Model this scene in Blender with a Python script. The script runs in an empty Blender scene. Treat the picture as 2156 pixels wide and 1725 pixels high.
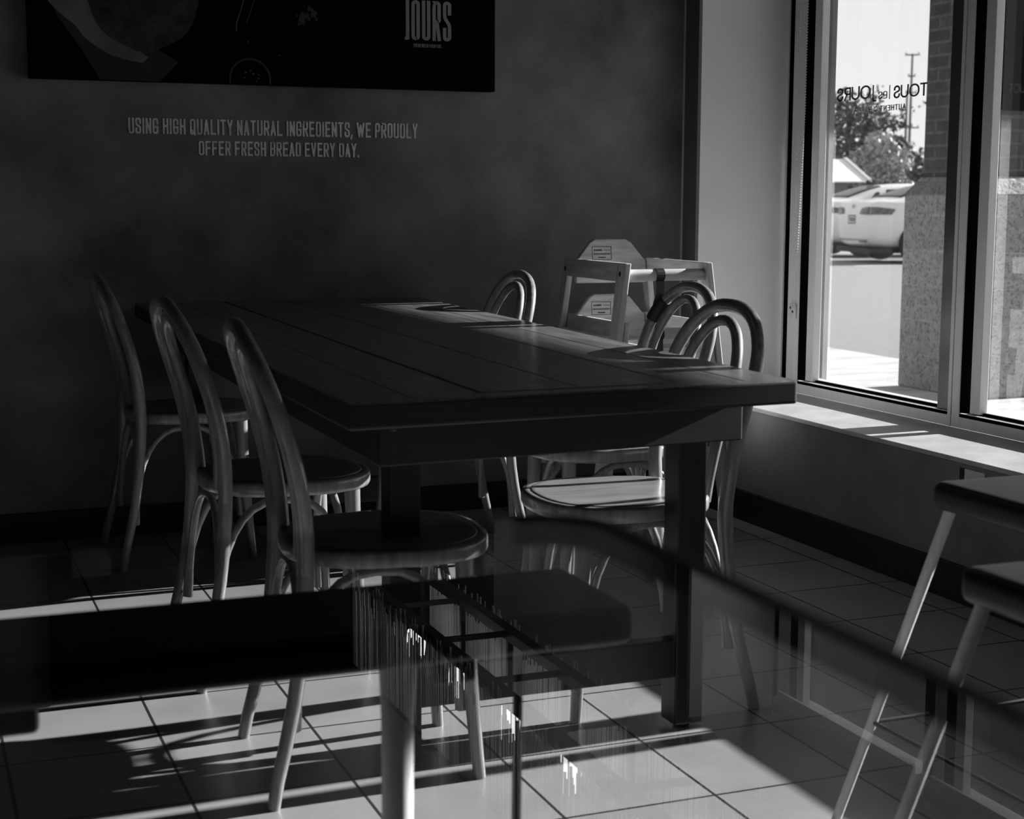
import bpy, bmesh, math, random
from mathutils import Vector, Matrix, Quaternion
PI = math.pi
random.seed(7)
S = bpy.context.scene
C = S.collection

# ------------------------------------------------------------------ camera
cam_d = bpy.data.cameras.new('camera'); cam = bpy.data.objects.new('camera', cam_d); C.objects.link(cam)
yaw, pitch, roll = math.radians(21.5), math.radians(7.71), math.radians(-.186)
cw = Vector((math.sin(yaw)*math.cos(pitch), math.cos(yaw)*math.cos(pitch), -math.sin(pitch)))
cr = Vector((math.cos(yaw), -math.sin(yaw), 0)); cd = cw.cross(cr)
r2 = cr*math.cos(roll)+cd*math.sin(roll); d2 = -cr*math.sin(roll)+cd*math.cos(roll)
mw = Matrix.Identity(4)
for i in range(3):
    mw[i][0] = r2[i]; mw[i][1] = -d2[i]; mw[i][2] = -cw[i]
mw[2][3] = 1.1
cam.matrix_world = mw
cam_d.sensor_width = 36; cam_d.lens = 3270/2156*36
cam_d.clip_start = .02; cam_d.clip_end = 1000
cam_d.dof.use_dof = True; cam_d.dof.focus_distance = 4.4; cam_d.dof.aperture_fstop = 7.0
S.camera = cam

# ------------------------------------------------------------------ light
S.view_settings.view_transform = 'Standard'; S.view_settings.look = 'None'
S.view_settings.exposure = 0.0; S.view_settings.gamma = 1.0; S.view_settings.use_curve_mapping = False
W = bpy.data.worlds.new('sky'); S.world = W; W.use_nodes = True
wn = W.node_tree.nodes; wl = W.node_tree.links
bg = wn['Background']; bg.inputs['Strength'].default_value = 1.1
tc = wn.new('ShaderNodeTexCoord'); sx = wn.new('ShaderNodeSeparateXYZ'); wr = wn.new('ShaderNodeValToRGB')
wl.new(tc.outputs['Generated'], sx.inputs[0]); wl.new(sx.outputs['Z'], wr.inputs[0]); wl.new(wr.outputs[0], bg.inputs['Color'])
wr.color_ramp.elements[0].color = (1, 1, 1, 1); wr.color_ramp.elements[1].color = (.45, .45, .45, 1)
wr.color_ramp.elements.new(.2).color = (.9, .9, .9, 1)
sun_d = bpy.data.lights.new('sun', 'SUN'); sun = bpy.data.objects.new('sun', sun_d); C.objects.link(sun)
sun_d.energy = 16.0; sun_d.angle = math.radians(.53)
el = math.radians(19)
sdir = Vector((-math.cos(el), -.035*math.cos(el), -math.sin(el)))
sun.rotation_euler = sdir.to_track_quat('-Z', 'Y').to_euler(); sun.location = (12, 4, 8)

# ------------------------------------------------------------------ materials
MATS = {}
def mat(name, col, rough=.6, metal=0., spec=.5, noise=None, bump=None, coat=0.):
    """grey principled; noise=(scale, amount, (sx,sy,sz), detail)"""
    if name in MATS: return MATS[name]
    m = bpy.data.materials.new(name); m.use_nodes = True
    n = m.node_tree.nodes; l = m.node_tree.links; b = n['Principled BSDF']
    b.inputs['Roughness'].default_value = rough; b.inputs['Metallic'].default_value = metal
    b.inputs['Specular IOR Level'].default_value = spec
    b.inputs['Coat Weight'].default_value = coat; b.inputs['Coat Roughness'].default_value = .12
    b.inputs['Base Color'].default_value = (col, col, col, 1)
    if noise or bump:
        t = n.new('ShaderNodeTexCoord'); mp = n.new('ShaderNodeMapping')
        l.new(t.outputs['Object'], mp.inputs[0])
    if noise:
        sc, am, st, de = noise
        mp.inputs['Scale'].default_value = st
        nz = n.new('ShaderNodeTexNoise'); nz.inputs['Scale'].default_value = sc; nz.inputs['Detail'].default_value = de
        nz.inputs['Roughness'].default_value = .6
        l.new(mp.outputs[0], nz.inputs['Vector'])
        rp = n.new('ShaderNodeValToRGB')
        lo, hi = col*(1-am), min(1, col*(1+am))
        rp.color_ramp.elements[0].position = .3; rp.color_ramp.elements[1].position = .7
        rp.color_ramp.elements[0].color = (lo, lo, lo, 1); rp.color_ramp.elements[1].color = (hi, hi, hi, 1)
        l.new(nz.outputs['Fac'], rp.inputs[0]); l.new(rp.outputs[0], b.inputs['Base Color'])
    if bump:
        nb = n.new('ShaderNodeTexNoise'); nb.inputs['Scale'].default_value = bump[0]; nb.inputs['Detail'].default_value = 5
        l.new(t.outputs['Object'], nb.inputs['Vector'])
        bp = n.new('ShaderNodeBump'); bp.inputs['Strength'].default_value = bump[1]; bp.inputs['Distance'].default_value = .01
        l.new(nb.outputs['Fac'], bp.inputs['Height']); l.new(bp.outputs[0], b.inputs['Normal'])
    MATS[name] = m
    return m

def clear_glass(name, tint, rough=0.0, ior=1.5, dirt=0., double=False):
    m = bpy.data.materials.new(name); m.use_nodes = True
    n = m.node_tree.nodes; l = m.node_tree.links
    for x in list(n):
        if x.type != 'OUTPUT_MATERIAL': n.remove(x)
    out = [x for x in n if x.type == 'OUTPUT_MATERIAL'][0]
    tr = n.new('ShaderNodeBsdfTransparent'); tr.inputs[0].default_value = (tint, tint, tint, 1)
    gl = n.new('ShaderNodeBsdfGlossy'); gl.inputs['Roughness'].default_value = rough; gl.inputs[0].default_value = (1, 1, 1, 1)
    fr = n.new('ShaderNodeFresnel'); fr.inputs[0].default_value = ior
    ge = n.new('ShaderNodeNewGeometry'); fm = n.new('ShaderNodeMath'); fm.operation = 'SUBTRACT'; fm.inputs[0].default_value = 1
    l.new(ge.outputs['Backfacing'], fm.inputs[1]); fk = n.new('ShaderNodeMath'); fk.operation = 'MULTIPLY'
    l.new(fm.outputs[0], fk.inputs[0]); l.new(fr.outputs[0], fk.inputs[1])       # only the outer face of a pane mirrors
    if double:       # the lower face of the sheet mirrors a little too
        d1 = n.new('ShaderNodeMath'); d1.operation = 'ADD'; d1.inputs[1].default_value = 2.5; l.new(fk.outputs[0], d1.inputs[0])
        d2 = n.new('ShaderNodeMath'); d2.operation = 'MULTIPLY'; d2.inputs[1].default_value = 3.5; l.new(fk.outputs[0], d2.inputs[0])
        fk = n.new('ShaderNodeMath'); fk.operation = 'DIVIDE'; l.new(d2.outputs[0], fk.inputs[0]); l.new(d1.outputs[0], fk.inputs[1])
    mx = n.new('ShaderNodeMixShader'); l.new(fk.outputs[0], mx.inputs[0]); l.new(tr.outputs[0], mx.inputs[1]); l.new(gl.outputs[0], mx.inputs[2])
    last = mx.outputs[0]
    if dirt:
        df = n.new('ShaderNodeBsdfDiffuse'); df.inputs[0].default_value = (.7, .7, .7, 1)
        t = n.new('ShaderNodeTexCoord'); mp = n.new('ShaderNodeMapping'); mp.inputs['Scale'].default_value = (1, 6, .5)
        nz = n.new('ShaderNodeTexNoise'); nz.inputs['Scale'].default_value = 5; nz.inputs['Detail'].default_value = 6
        l.new(t.outputs['Object'], mp.inputs[0]); l.new(mp.outputs[0], nz.inputs['Vector'])
        mm = n.new('ShaderNodeMath'); mm.operation = 'MULTIPLY'; mm.inputs[1].default_value = dirt
        l.new(nz.outputs['Fac'], mm.inputs[0])
        m2 = n.new('ShaderNodeMixShader'); l.new(mm.outputs[0], m2.inputs[0]); l.new(last, m2.inputs[1]); l.new(df.outputs[0], m2.inputs[2])
        last = m2.outputs[0]
    l.new(last, out.inputs['Surface'])
    MATS[name] = m
    return m

def brickmat(name, c1, c2, mortar, bw, bh, ms, horiz, offs=.5, rough=.8, noise=.3, bumpd=.004, spots=0., origin=(0, 0), spec=.4):
    """brick pattern in world metres; horiz 'xy' = floor plan, 'xz+y' = upright faces"""
    m = bpy.data.materials.new(name); m.use_nodes = True
    n = m.node_tree.nodes; l = m.node_tree.links; b = n['Principled BSDF']
    b.inputs['Roughness'].default_value = rough; b.inputs['Specular IOR Level'].default_value = spec
    t = n.new('ShaderNodeTexCoord'); sp = n.new('ShaderNodeSeparateXYZ'); cb = n.new('ShaderNodeCombineXYZ')
    l.new(t.outputs['Object'], sp.inputs[0])
    def addc(sock, v):
        a = n.new('ShaderNodeMath'); a.operation = 'ADD'; a.inputs[1].default_value = v; l.new(sock, a.inputs[0]); return a.outputs[0]
    if horiz == 'xy':
        l.new(addc(sp.outputs['X'], -origin[0]), cb.inputs[0]); l.new(addc(sp.outputs['Y'], -origin[1]), cb.inputs[1])
    else:
        a = n.new('ShaderNodeMath'); a.operation = 'SUBTRACT'; l.new(sp.outputs['X'], a.inputs[0]); l.new(sp.outputs['Y'], a.inputs[1])
        l.new(addc(a.outputs[0], -origin[0]), cb.inputs[0]); l.new(addc(sp.outputs['Z'], -origin[1]), cb.inputs[1])
    br = n.new('ShaderNodeTexBrick'); br.offset = offs; br.inputs['Scale'].default_value = 1
    br.inputs['Color1'].default_value = (c1, c1, c1, 1); br.inputs['Color2'].default_value = (c2, c2, c2, 1)
    br.inputs['Mortar'].default_value = (mortar, mortar, mortar, 1)
    br.inputs['Brick Width'].default_value = bw; br.inputs['Row Height'].default_value = bh
    br.inputs['Mortar Size'].default_value = ms; br.inputs['Mortar Smooth'].default_value = .15; br.inputs['Bias'].default_value = 0
    l.new(cb.outputs[0], br.inputs['Vector'])
    nz = n.new('ShaderNodeTexNoise'); nz.inputs['Scale'].default_value = 6 if horiz == 'xy' else 25; nz.inputs['Detail'].default_value = 8
    l.new(t.outputs['Object'], nz.inputs['Vector'])
    mr = n.new('ShaderNodeMapRange'); mr.inputs['From Min'].default_value = .3; mr.inputs['From Max'].default_value = .7
    mr.inputs['To Min'].default_value = 1-noise; mr.inputs['To Max'].default_value = 1+noise
    l.new(nz.outputs['Fac'], mr.inputs['Value'])
    mul = n.new('ShaderNodeMix'); mul.data_type = 'RGBA'; mul.blend_type = 'MULTIPLY'; mul.inputs['Factor'].default_value = 1
    l.new(br.outputs['Color'], mul.inputs['A']); l.new(mr.outputs[0], mul.inputs['B'])
    last = mul.outputs['Result']
    if spots:
        n3 = n.new('ShaderNodeTexNoise'); n3.inputs['Scale'].default_value = 65; n3.inputs['Detail'].default_value = 4
        l.new(t.outputs['Object'], n3.inputs['Vector'])
        r3 = n.new('ShaderNodeValToRGB'); r3.color_ramp.elements[0].position = .36; r3.color_ramp.elements[1].position = .46
        v = 1-spots
        r3.color_ramp.elements[0].color = (v, v, v, 1); r3.color_ramp.elements[1].color = (1, 1, 1, 1)
        l.new(n3.outputs['Fac'], r3.inputs[0])
        m3 = n.new('ShaderNodeMix'); m3.data_type = 'RGBA'; m3.blend_type = 'MULTIPLY'; m3.inputs['Factor'].default_value = 1
        l.new(last, m3.inputs['A']); l.new(r3.outputs[0], m3.inputs['B']); last = m3.outputs['Result']
    l.new(last, b.inputs['Base Color'])
    iv = n.new('ShaderNodeMath'); iv.operation = 'SUBTRACT'; iv.inputs[0].default_value = 1; l.new(br.outputs['Fac'], iv.inputs[1])
    if noise > .1 and horiz != 'xy':
        ad = n.new('ShaderNodeMath'); ad.operation = 'ADD'; l.new(iv.outputs[0], ad.inputs[0]); l.new(nz.outputs['Fac'], ad.inputs[1]); hs = ad.outputs[0]
    else: hs = iv.outputs[0]
    bp = n.new('ShaderNodeBump'); bp.inputs['Strength'].default_value = .8; bp.inputs['Distance'].default_value = bumpd
    l.new(hs, bp.inputs['Height']); l.new(bp.outputs[0], b.inputs['Normal'])
    MATS[name] = m
    return m

M_plaster = mat('dark_mottled_plaster', .185, .75, noise=(2.6, .5, (1, 1, 1), 8), bump=(30, .15))
M_plaster_r = mat('mottled_plaster_right', .17, .75, noise=(3.2, .3, (1, 1, 1), 8), bump=(30, .15))
M_jamb = mat('painted_jamb', .78, .7, noise=(2, .06, (1, 1, 1), 4))
M_trimdark = mat('dark_corner_trim', .12, .6)
M_base = mat('black_baseboard', .012, .5)
M_ceil = mat('dark_ceiling', .03, .8)
M_room = mat('dim_room_wall', .03, .8)
M_floor = brickmat('floor_tiles', .40, .37, .035, .3048, .316, .0035, 'xy', 0., .32, .1, .0015, origin=(1.066, 2.757), spec=.5)
M_sill = mat('stone_sill', .47, .45, noise=(9, .18, (1, 1, 1), 9))
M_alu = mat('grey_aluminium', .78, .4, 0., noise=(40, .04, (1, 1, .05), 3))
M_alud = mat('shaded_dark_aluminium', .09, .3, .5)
M_gask = mat('black_gasket', .004, 1.0, spec=0.0)
M_pane = clear_glass('window_pane', .95, dirt=.035)
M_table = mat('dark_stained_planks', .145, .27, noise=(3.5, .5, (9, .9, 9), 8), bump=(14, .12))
M_tabled = mat('stained_apron_shaded_edge', .016, .5, noise=(4, .4, (1, 9, 9), 7))  # apron stain, and the shade painted on the tabletop's side faces
M_steel = mat('black_steel', .012, .45)
M_groove = mat('plank_gap', .004, .9)
M_wood = mat('bent_beech', .23, .3, noise=(9, .35, (7, 7, .8), 7), spec=.5, coat=.5)
M_woods = mat('chair_seat_veneer', .24, .28, noise=(6, .22, (1, 7, 7), 7), spec=.5, coat=.3)
M_pine = mat('pale_rubberwood', .58, .42, noise=(6, .28, (1.2, 1.2, 9), 8))
M_pine2 = mat('pale_rubberwood_upright', .56, .42, noise=(6, .25, (9, 9, .9), 8))
M_strap = mat('black_webbing', .01, .5)
M_ink = mat('black_ink', .02, .7)
M_plastic = mat('white_plastic', .7, .4)
M_black = mat('black_vinyl', .012, .45, noise=(3, .4, (1, 1, 1), 4))
M_leg = mat('pale_stool_leg', .85, .35, noise=(8, .2, (7, 7, .8), 6))
M_tglass = clear_glass('table_glass', .96, double=True)
M_tedge = mat('dark_glass_edge', .004, .5, spec=.2)
M_post = mat('black_poster', .003, .8, spec=.05)
M_letter = mat('pale_wall_letters', .85, .7, noise=(30, .25, (1, 1, 1), 4))
M_letterp = mat('grey_poster_letters', .30, .7)
M_wletter = mat('grey_window_letters', .16, .6)
M_wletter2 = mat('pale_window_letters', .6, .6)
M_bead = mat('pale_bead', .8, .35)
M_blind = mat('blind_fabric', .25, .8)
M_hem = mat('blind_bar', .75, .4)

# ------------------------------------------------------------------ mesh helpers
def newbm(): return bmesh.new()
def box(bm, x0, x1, y0, y1, z0, z1, bev=0, seg=2):
    r = bmesh.ops.create_cube(bm, size=1)
    v = r['verts']
    for p in v: p.co = Vector(((x0+x1)/2+p.co.x*(x1-x0), (y0+y1)/2+p.co.y*(y1-y0), (z0+z1)/2+p.co.z*(z1-z0)))
    if bev:
        e = list({e for p in v for e in p.link_edges})
        bmesh.ops.bevel(bm, geom=e, offset=bev, segments=seg, profile=.6, affect='EDGES')
def hexa(bm, b4, t4, bev=0, seg=2):
    """bottom quad and top quad (ccw)"""
    vs = [bm.verts.new(p) for p in b4]+[bm.verts.new(p) for p in t4]
    fs = [bm.faces.new([vs[3], vs[2], vs[1], vs[0]]), bm.faces.new(vs[4:8])]
    for i in range(4): fs.append(bm.faces.new([vs[i], vs[(i+1) % 4], vs[4+(i+1) % 4], vs[4+i]]))
    if bev:
        e = list({e for f in fs for e in f.edges})
        bmesh.ops.bevel(bm, geom=e, offset=bev, segments=seg, profile=.6, affect='EDGES')
def tube(bm, pts, rad, n=10, flat=1.0, up=None, closed=False, cap=True):
    pts = [Vector(p) for p in pts]; N = len(pts)
    if not isinstance(rad, (list, tuple)): rad = [rad]*N
    rings = []; prev = None
    for i, p in enumerate(pts):
        if closed: t = pts[(i+1) % N]-pts[i-1]
        else: t = (pts[min(i+1, N-1)]-pts[max(i-1, 0)])
        t.normalize()
        if prev is None:
            a = Vector(up) if up else (Vector((0, 0, 1)) if abs(t.z) < .9 else Vector((1, 0, 0)))
        else: a = prev
        a = (a-t*a.dot(t)).normalized(); prev = a
        b = t.cross(a)
        rings.append([bm.verts.new(p+(a*math.cos(2*PI*k/n)*flat+b*math.sin(2*PI*k/n))*rad[i]) for k in range(n)])
    M = N if closed else N-1
    for i in range(M):
        A, B = rings[i], rings[(i+1) % N]
        for k in range(n):
            f = bm.faces.new([A[k], A[(k+1) % n], B[(k+1) % n], B[k]]); f.smooth = True
    if cap and not closed:
        for f in (bm.faces.new(rings[0][::-1]), bm.faces.new(rings[-1])):
            for e in f.edges: e.smooth = False
def lathe(bm, prof, n=24, cx=0, cy=0, sx=1, sy=1, cap=True):
    rings = [[bm.verts.new((cx+r*sx*math.cos(2*PI*k/n), cy+r*sy*math.sin(2*PI*k/n), z)) for k in range(n)] for r, z in prof]
    for A, B in zip(rings, rings[1:]):
        for k in range(n):
            f = bm.faces.new([A[k], A[(k+1) % n], B[(k+1) % n], B[k]]); f.smooth = True
    if cap:
        for f in (bm.faces.new(rings[0][::-1]), bm.faces.new(rings[-1])):
            for e in f.edges: e.smooth = False
def prism(bm, poly, fn, d0, d1):
    """2-D polygon (u,v) extruded from d0 to d1; fn(u,v,d) gives the point"""
    a = [bm.verts.new(fn(u, v, d0)) for u, v in poly]; b = [bm.verts.new(fn(u, v, d1)) for u, v in poly]
    fs = [bm.faces.new(a[::-1]), bm.faces.new(b)]
    n = len(poly)
    for i in range(n): fs.append(bm.faces.new([a[i], a[(i+1) % n], b[(i+1) % n], b[i]]))
    return fs
def obj(name, bm, m, parent=None, smooth=False, bev=0, sub=0):
    bmesh.ops.recalc_face_normals(bm, faces=bm.faces)
    me = bpy.data.meshes.new(name); bm.to_mesh(me); bm.free()
    if smooth:
        for p in me.polygons: p.use_smooth = True
    me.materials.append(m)
    o = bpy.data.objects.new(name, me); C.objects.link(o)
    if parent: o.parent = parent
    if bev:
        md = o.modifiers.new('bevel', 'BEVEL'); md.width = bev; md.segments = 2; md.limit_method = 'ANGLE'
    if sub:
        md = o.modifiers.new('sub', 'SUBSURF'); md.levels = sub; md.render_levels = sub
    return o
def tag(o, label, cat, group=None, kind=None):
    o['label'] = label; o['category'] = cat
    if group: o['group'] = group
    if kind: o['kind'] = kind
    return o
def thing(name, label, cat, loc=(0, 0, 0), rz=0, group=None):
    o = bpy.data.objects.new(name, None); C.objects.link(o)
    o.location = loc; o.rotation_euler = (0, 0, rz); o.empty_display_size = .1
    return tag(o, label, cat, group)
def struct(name, bm, m, parent=None, **k):
    o = obj(name, bm, m, parent, **k)
    if not parent: o['kind'] = 'structure'
    return o
def dup(root, loc, rz, label, name=None):
    r = root.copy(); C.objects.link(r); r.location = loc; r.rotation_euler = (0, 0, rz); r['label'] = label
    for ch in list(root.children):
        c = ch.copy(); C.objects.link(c); c.parent = r
        for g in list(ch.children):
            d = g.copy(); C.objects.link(d); d.parent = c
    return r

# ------------------------------------------------------------------ condensed stroke lettering
def arc(cx, cy, rx, ry, a0, a1, n=7):
    return [(cx+rx*math.cos(math.radians(a0+(a1-a0)*i/n)), cy+ry*math.sin(math.radians(a0+(a1-a0)*i/n))) for i in range(n+1)]
def glyph(ch, w, r):
    """strokes in a cell w wide and 1 high, r = corner radius"""
    h = 1.0; c = w/2
    if ch == 'A': return [[(0, 0), (c, h), (w, 0)], [(w*.2, .28), (w*.8, .28)]]
    if ch == 'B': return [[(0, 0), (0, h), (w-r, h)]+arc(w-r, h-r, r, r, 90, 0)+[(w, .53+r)]+arc(w-r, .53+r, r, r, 0, -90)+[(0, .53)], [(w-r, .53)]+arc(w-r, .53-r, r, r, 90, 0)+[(w, r)]+arc(w-r, r, r, r, 0, -90)+[(0, 0)]]
    if ch == 'C': return [[(w, .68), (w, h-r)]+arc(w-r, h-r, r, r, 0, 90)+arc(r, h-r, r, r, 90, 180)+[(0, r)]+arc(r, r, r, r, 180, 270)+arc(w-r, r, r, r, 270, 360)+[(w, .32)]]
    if ch == 'D': return [[(0, 0), (0, h), (w-r, h)]+arc(w-r, h-r, r, r, 90, 0)+[(w, r)]+arc(w-r, r, r, r, 0, -90)+[(0, 0)]]
    if ch == 'E': return [[(w, h), (0, h), (0, 0), (w, 0)], [(0, .52), (w*.85, .52)]]
    if ch == 'F': return [[(w, h), (0, h), (0, 0)], [(0, .5), (w*.85, .5)]]
    if ch == 'G': return [[(w, .68), (w, h-r)]+arc(w-r, h-r, r, r, 0, 90)+arc(r, h-r, r, r, 90, 180)+[(0, r)]+arc(r, r, r, r, 180, 270)+arc(w-r, r, r, r, 270, 360)+[(w, .44), (w*.62, .44)]]
    if ch == 'H': return [[(0, 0), (0, h)], [(w, 0), (w, h)], [(0, .52), (w, .52)]]
    if ch in 'Il': return [[(c, 0), (c, h)]]
    if ch == 'J': return [[(w, h), (w, r)]+arc(w-r, r, r, r, 0, -90)+[(0, 0)]]
    if ch == 'K': return [[(0, 0), (0, h)], [(0, .4), (w, h)], [(w*.3, .56), (w, 0)]]
    if ch == 'L': return [[(0, h), (0, 0), (w, 0)]]
    if ch == 'N': return [[(0, 0), (0, h), (w, 0), (w, h)]]
    if ch in 'OQ':
        o = [arc(w-r, h-r, r, r, 0, 90)+arc(r, h-r, r, r, 90, 180)+arc(r, r, r, r, 180, 270)+arc(w-r, r, r, r, 270, 360)+[(w, h-r)]]
        return o+([[(w*.6, .2), (w*1.05, -.06)]] if ch == 'Q' else [])
    if ch == 'P': return [[(0, 0), (0, h), (w-r, h)]+arc(w-r, h-r, r, r, 90, 0)+[(w, .45+r)]+arc(w-r, .45+r, r, r, 0, -90)+[(0, .45)]]
    if ch == 'R': return [[(0, 0), (0, h), (w-r, h)]+arc(w-r, h-r, r, r, 90, 0)+[(w, .48+r)]+arc(w-r, .48+r, r, r, 0, -90)+[(0, .48)], [(w*.55, .48), (w, 0)]]
    if ch in 'Ss': return [[(w, .72), (w, h-r)]+arc(w-r, h-r, r, r, 0, 90)+arc(r, h-r, r, r, 90, 180)+[(0, .68), (w*.12, .58), (w*.88, .42), (w, .32), (w, r)]+arc(w-r, r, r, r, 0, -90)+arc(r, r, r, r, 270, 180)+[(0, .28)]]
    if ch == 'T': return [[(c, 0), (c, h)], [(0, h), (w, h)]]
    if ch == 'U': return [[(0, h), (0, r)]+arc(r, r, r, r, 180, 270)+arc(w-r, r, r, r, 270, 360)+[(w, h)]]
    if ch == 'V': return [[(0, h), (c, 0), (w, h)]]
    if ch == 'W': return [[(0, h), (w*.25, 0), (c, h*.85), (w*.75, 0), (w, h)]]
    if ch == 'Y': return [[(0, h), (c, .42), (w, h)], [(c, .42), (c, 0)]]
    if ch == 'M': return [[(0, 0), (0, h), (c, .3), (w, h), (w, 0)]]
    if ch == 'e': return [[(0, .5), (w, .5), (w, h-r)]+arc(w-r, h-r, r, r, 0, 90)+arc(r, h-r, r, r, 90, 180)+arc(r, r, r, r, 180, 270)+[(w*.9, 0)]]
    if ch == '.': return [[(c-.001, 0), (c, .03)]]
    if ch == ',': return [[(c, .06), (c-.05, -.14)]]
    if ch == "'": return [[(c, h), (c, h*.8)]]
    if ch == '-': return [[(0, .5), (w, .5)]]
    if ch.isdigit():
        return {'1': [[(c*.6, .85), (c, h), (c, 0)]], '2': [arc(c, h-c, c, c, 170, -30)+[(0, 0), (w, 0)]], '4': [[(w*.7, 0), (w*.7, h), (0, .3), (w, .3)]], '7': [[(0, h), (w, h), (w*.3, 0)]]}.get(ch, [arc(c, .5, c, .5, 0, 360, 14)])
    return []
STAG = [0]
def stag():
    STAG[0] = (STAG[0]+1) % 9
    return STAG[0]*6e-5
def stroke2d(bm, line, t, fn, d0, d1):
    for i in range(len(line)-1):
        a, b = Vector(line[i]), Vector(line[i+1]); dv = b-a
        if dv.length < 1e-6: continue
        dv.normalize(); nn = Vector((-dv.y, dv.x))*t/2; ex = dv*t*.42
        if i > 0: a = a-dv*t*.12
        if i < len(line)-2: b = b+dv*t*.12
        if i == 0: a = a-ex*0
        q = [a-nn, b-nn, b+nn, a+nn]
        prism(bm, [(p.x, p.y) for p in q], fn, d0, d1+stag())
def lettering(bm, text, height, t, cw, gap, fn, d0, d1, r=None, widths=None, space=None):
    """returns total width; strokes of thickness t*height"""
    x = 0; H = height; r = r if r is not None else cw*.5
    iw = 1-t
    for ch in text:
        if ch == ' ': x += (space or cw*.75)*H; continue
        w = cw
        if widths and ch in widths: w = widths[ch]
        elif ch in "Il.,'": w = t*1.02
        elif ch in 'MW': w = cw*1.5
        hh = 1.0
        if ch in 'es': hh = .62
        ww = max(w-t, 0.0)
        rr = min(r, ww/2) if ww > 0 else 0
        sc = (1-t) if ch not in '.,' else 1
        for ln in glyph(ch, ww/hh if hh != 1 else ww, rr):
            pts = [(x+(t/2+u*hh)*H, (t/2+v*sc*hh)*H) for u, v in ln]
            # square the free ends so caps reach full height
            stroke_ext(bm, pts, t*H, fn, d0, d1)
        x += (w+gap)*H
    return x
def stroke_ext(bm, pts, t, fn, d0, d1):
    pts = [Vector(p) for p in pts]
    if (pts[0]-pts[-1]).length > 1e-4:
        a = (pts[0]-pts[1]).normalized(); b = (pts[-1]-pts[-2]).normalized()
        pts[0] = pts[0]+a*t/2; pts[-1] = pts[-1]+b*t/2
    stroke2d(bm, pts, t, fn, d0, d1)
    # square joints
    for i in range(1, len(pts)-1):
        p = pts[i]; k = t/2
        a = (pts[i]-pts[i-1]).normalized(); b = (pts[i+1]-pts[i]).normalized()
        if a.dot(b) < .7:
            if abs(a.x*a.y) < 1e-3 and abs(b.x*b.y) < 1e-3: q = [(p.x-k, p.y-k), (p.x+k, p.y-k), (p.x+k, p.y+k), (p.x-k, p.y+k)]
            else: q = [(p.x+k*math.cos(j*PI/4), p.y+k*math.sin(j*PI/4)) for j in range(8)]
            prism(bm, q, fn, d0, d1+stag())

# ================================================================== THE SETTING
YB = 5.14          # back wall
XW = 2.69          # inner face of window wall
XG = 3.04          # inner face of window frames
CE = 3.0
bm = newbm(); box(bm, -4, XG+.12, -3.5, YB+.2, -.15, 0); struct('floor', bm, M_floor)
bm = newbm(); box(bm, -4, XG+.3, -3.5, YB+.2, CE, CE+.2); struct('ceiling', bm, M_ceil)
bm = newbm(); box(bm, -4, XG+.3, YB, YB+.2, 0, CE); struct('wall_back', bm, M_plaster)
bm = newbm(); box(bm, -4.2, -4, -3.5, YB+.2, 0, CE); struct('wall_left', bm, M_room)
bm = newbm(); box(bm, -4.2, XG+.3, -3.7, -3.5, 0, CE); struct('wall_front', bm, M_room)
JY = 5.0           # jamb reveal plane
YS = 1.45           # near end of the glazing
bm = newbm()
box(bm, XW, XG+.1, -3.5, JY, 0, .385)
box(bm, XW, XG+.1, -3.5, YS, .385, CE)
box(bm, XW, XG+.1, YS, JY, 2.66, CE)
struct('wall_right', bm, M_plaster_r)
bm = newbm(); box(bm, XW+.0005, XG+.1, JY, YB-.001, 0, CE-.001); struct('trim_1', bm, M_jamb)          # pier with the pale reveal
bm = newbm(); box(bm, XW-.012, XW, JY, JY+.10, .1, CE-.002); struct('trim_2', bm, M_trimdark)
bm = newbm(); box(bm, XW-.004, XG, YS, JY-.001, .386, .40, .003); struct('trim_3', bm, M_sill)
bm = newbm(); box(bm, -4, XW-.02, YB-.015, YB-.0005, 0, .095, .003); struct('baseboard_back', bm, M_base)
bm = newbm(); box(bm, XW-.015, XW-.0005, -3.5, YB-.02, 0, .105, .003); struct('baseboard_right', bm, M_base)

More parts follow.
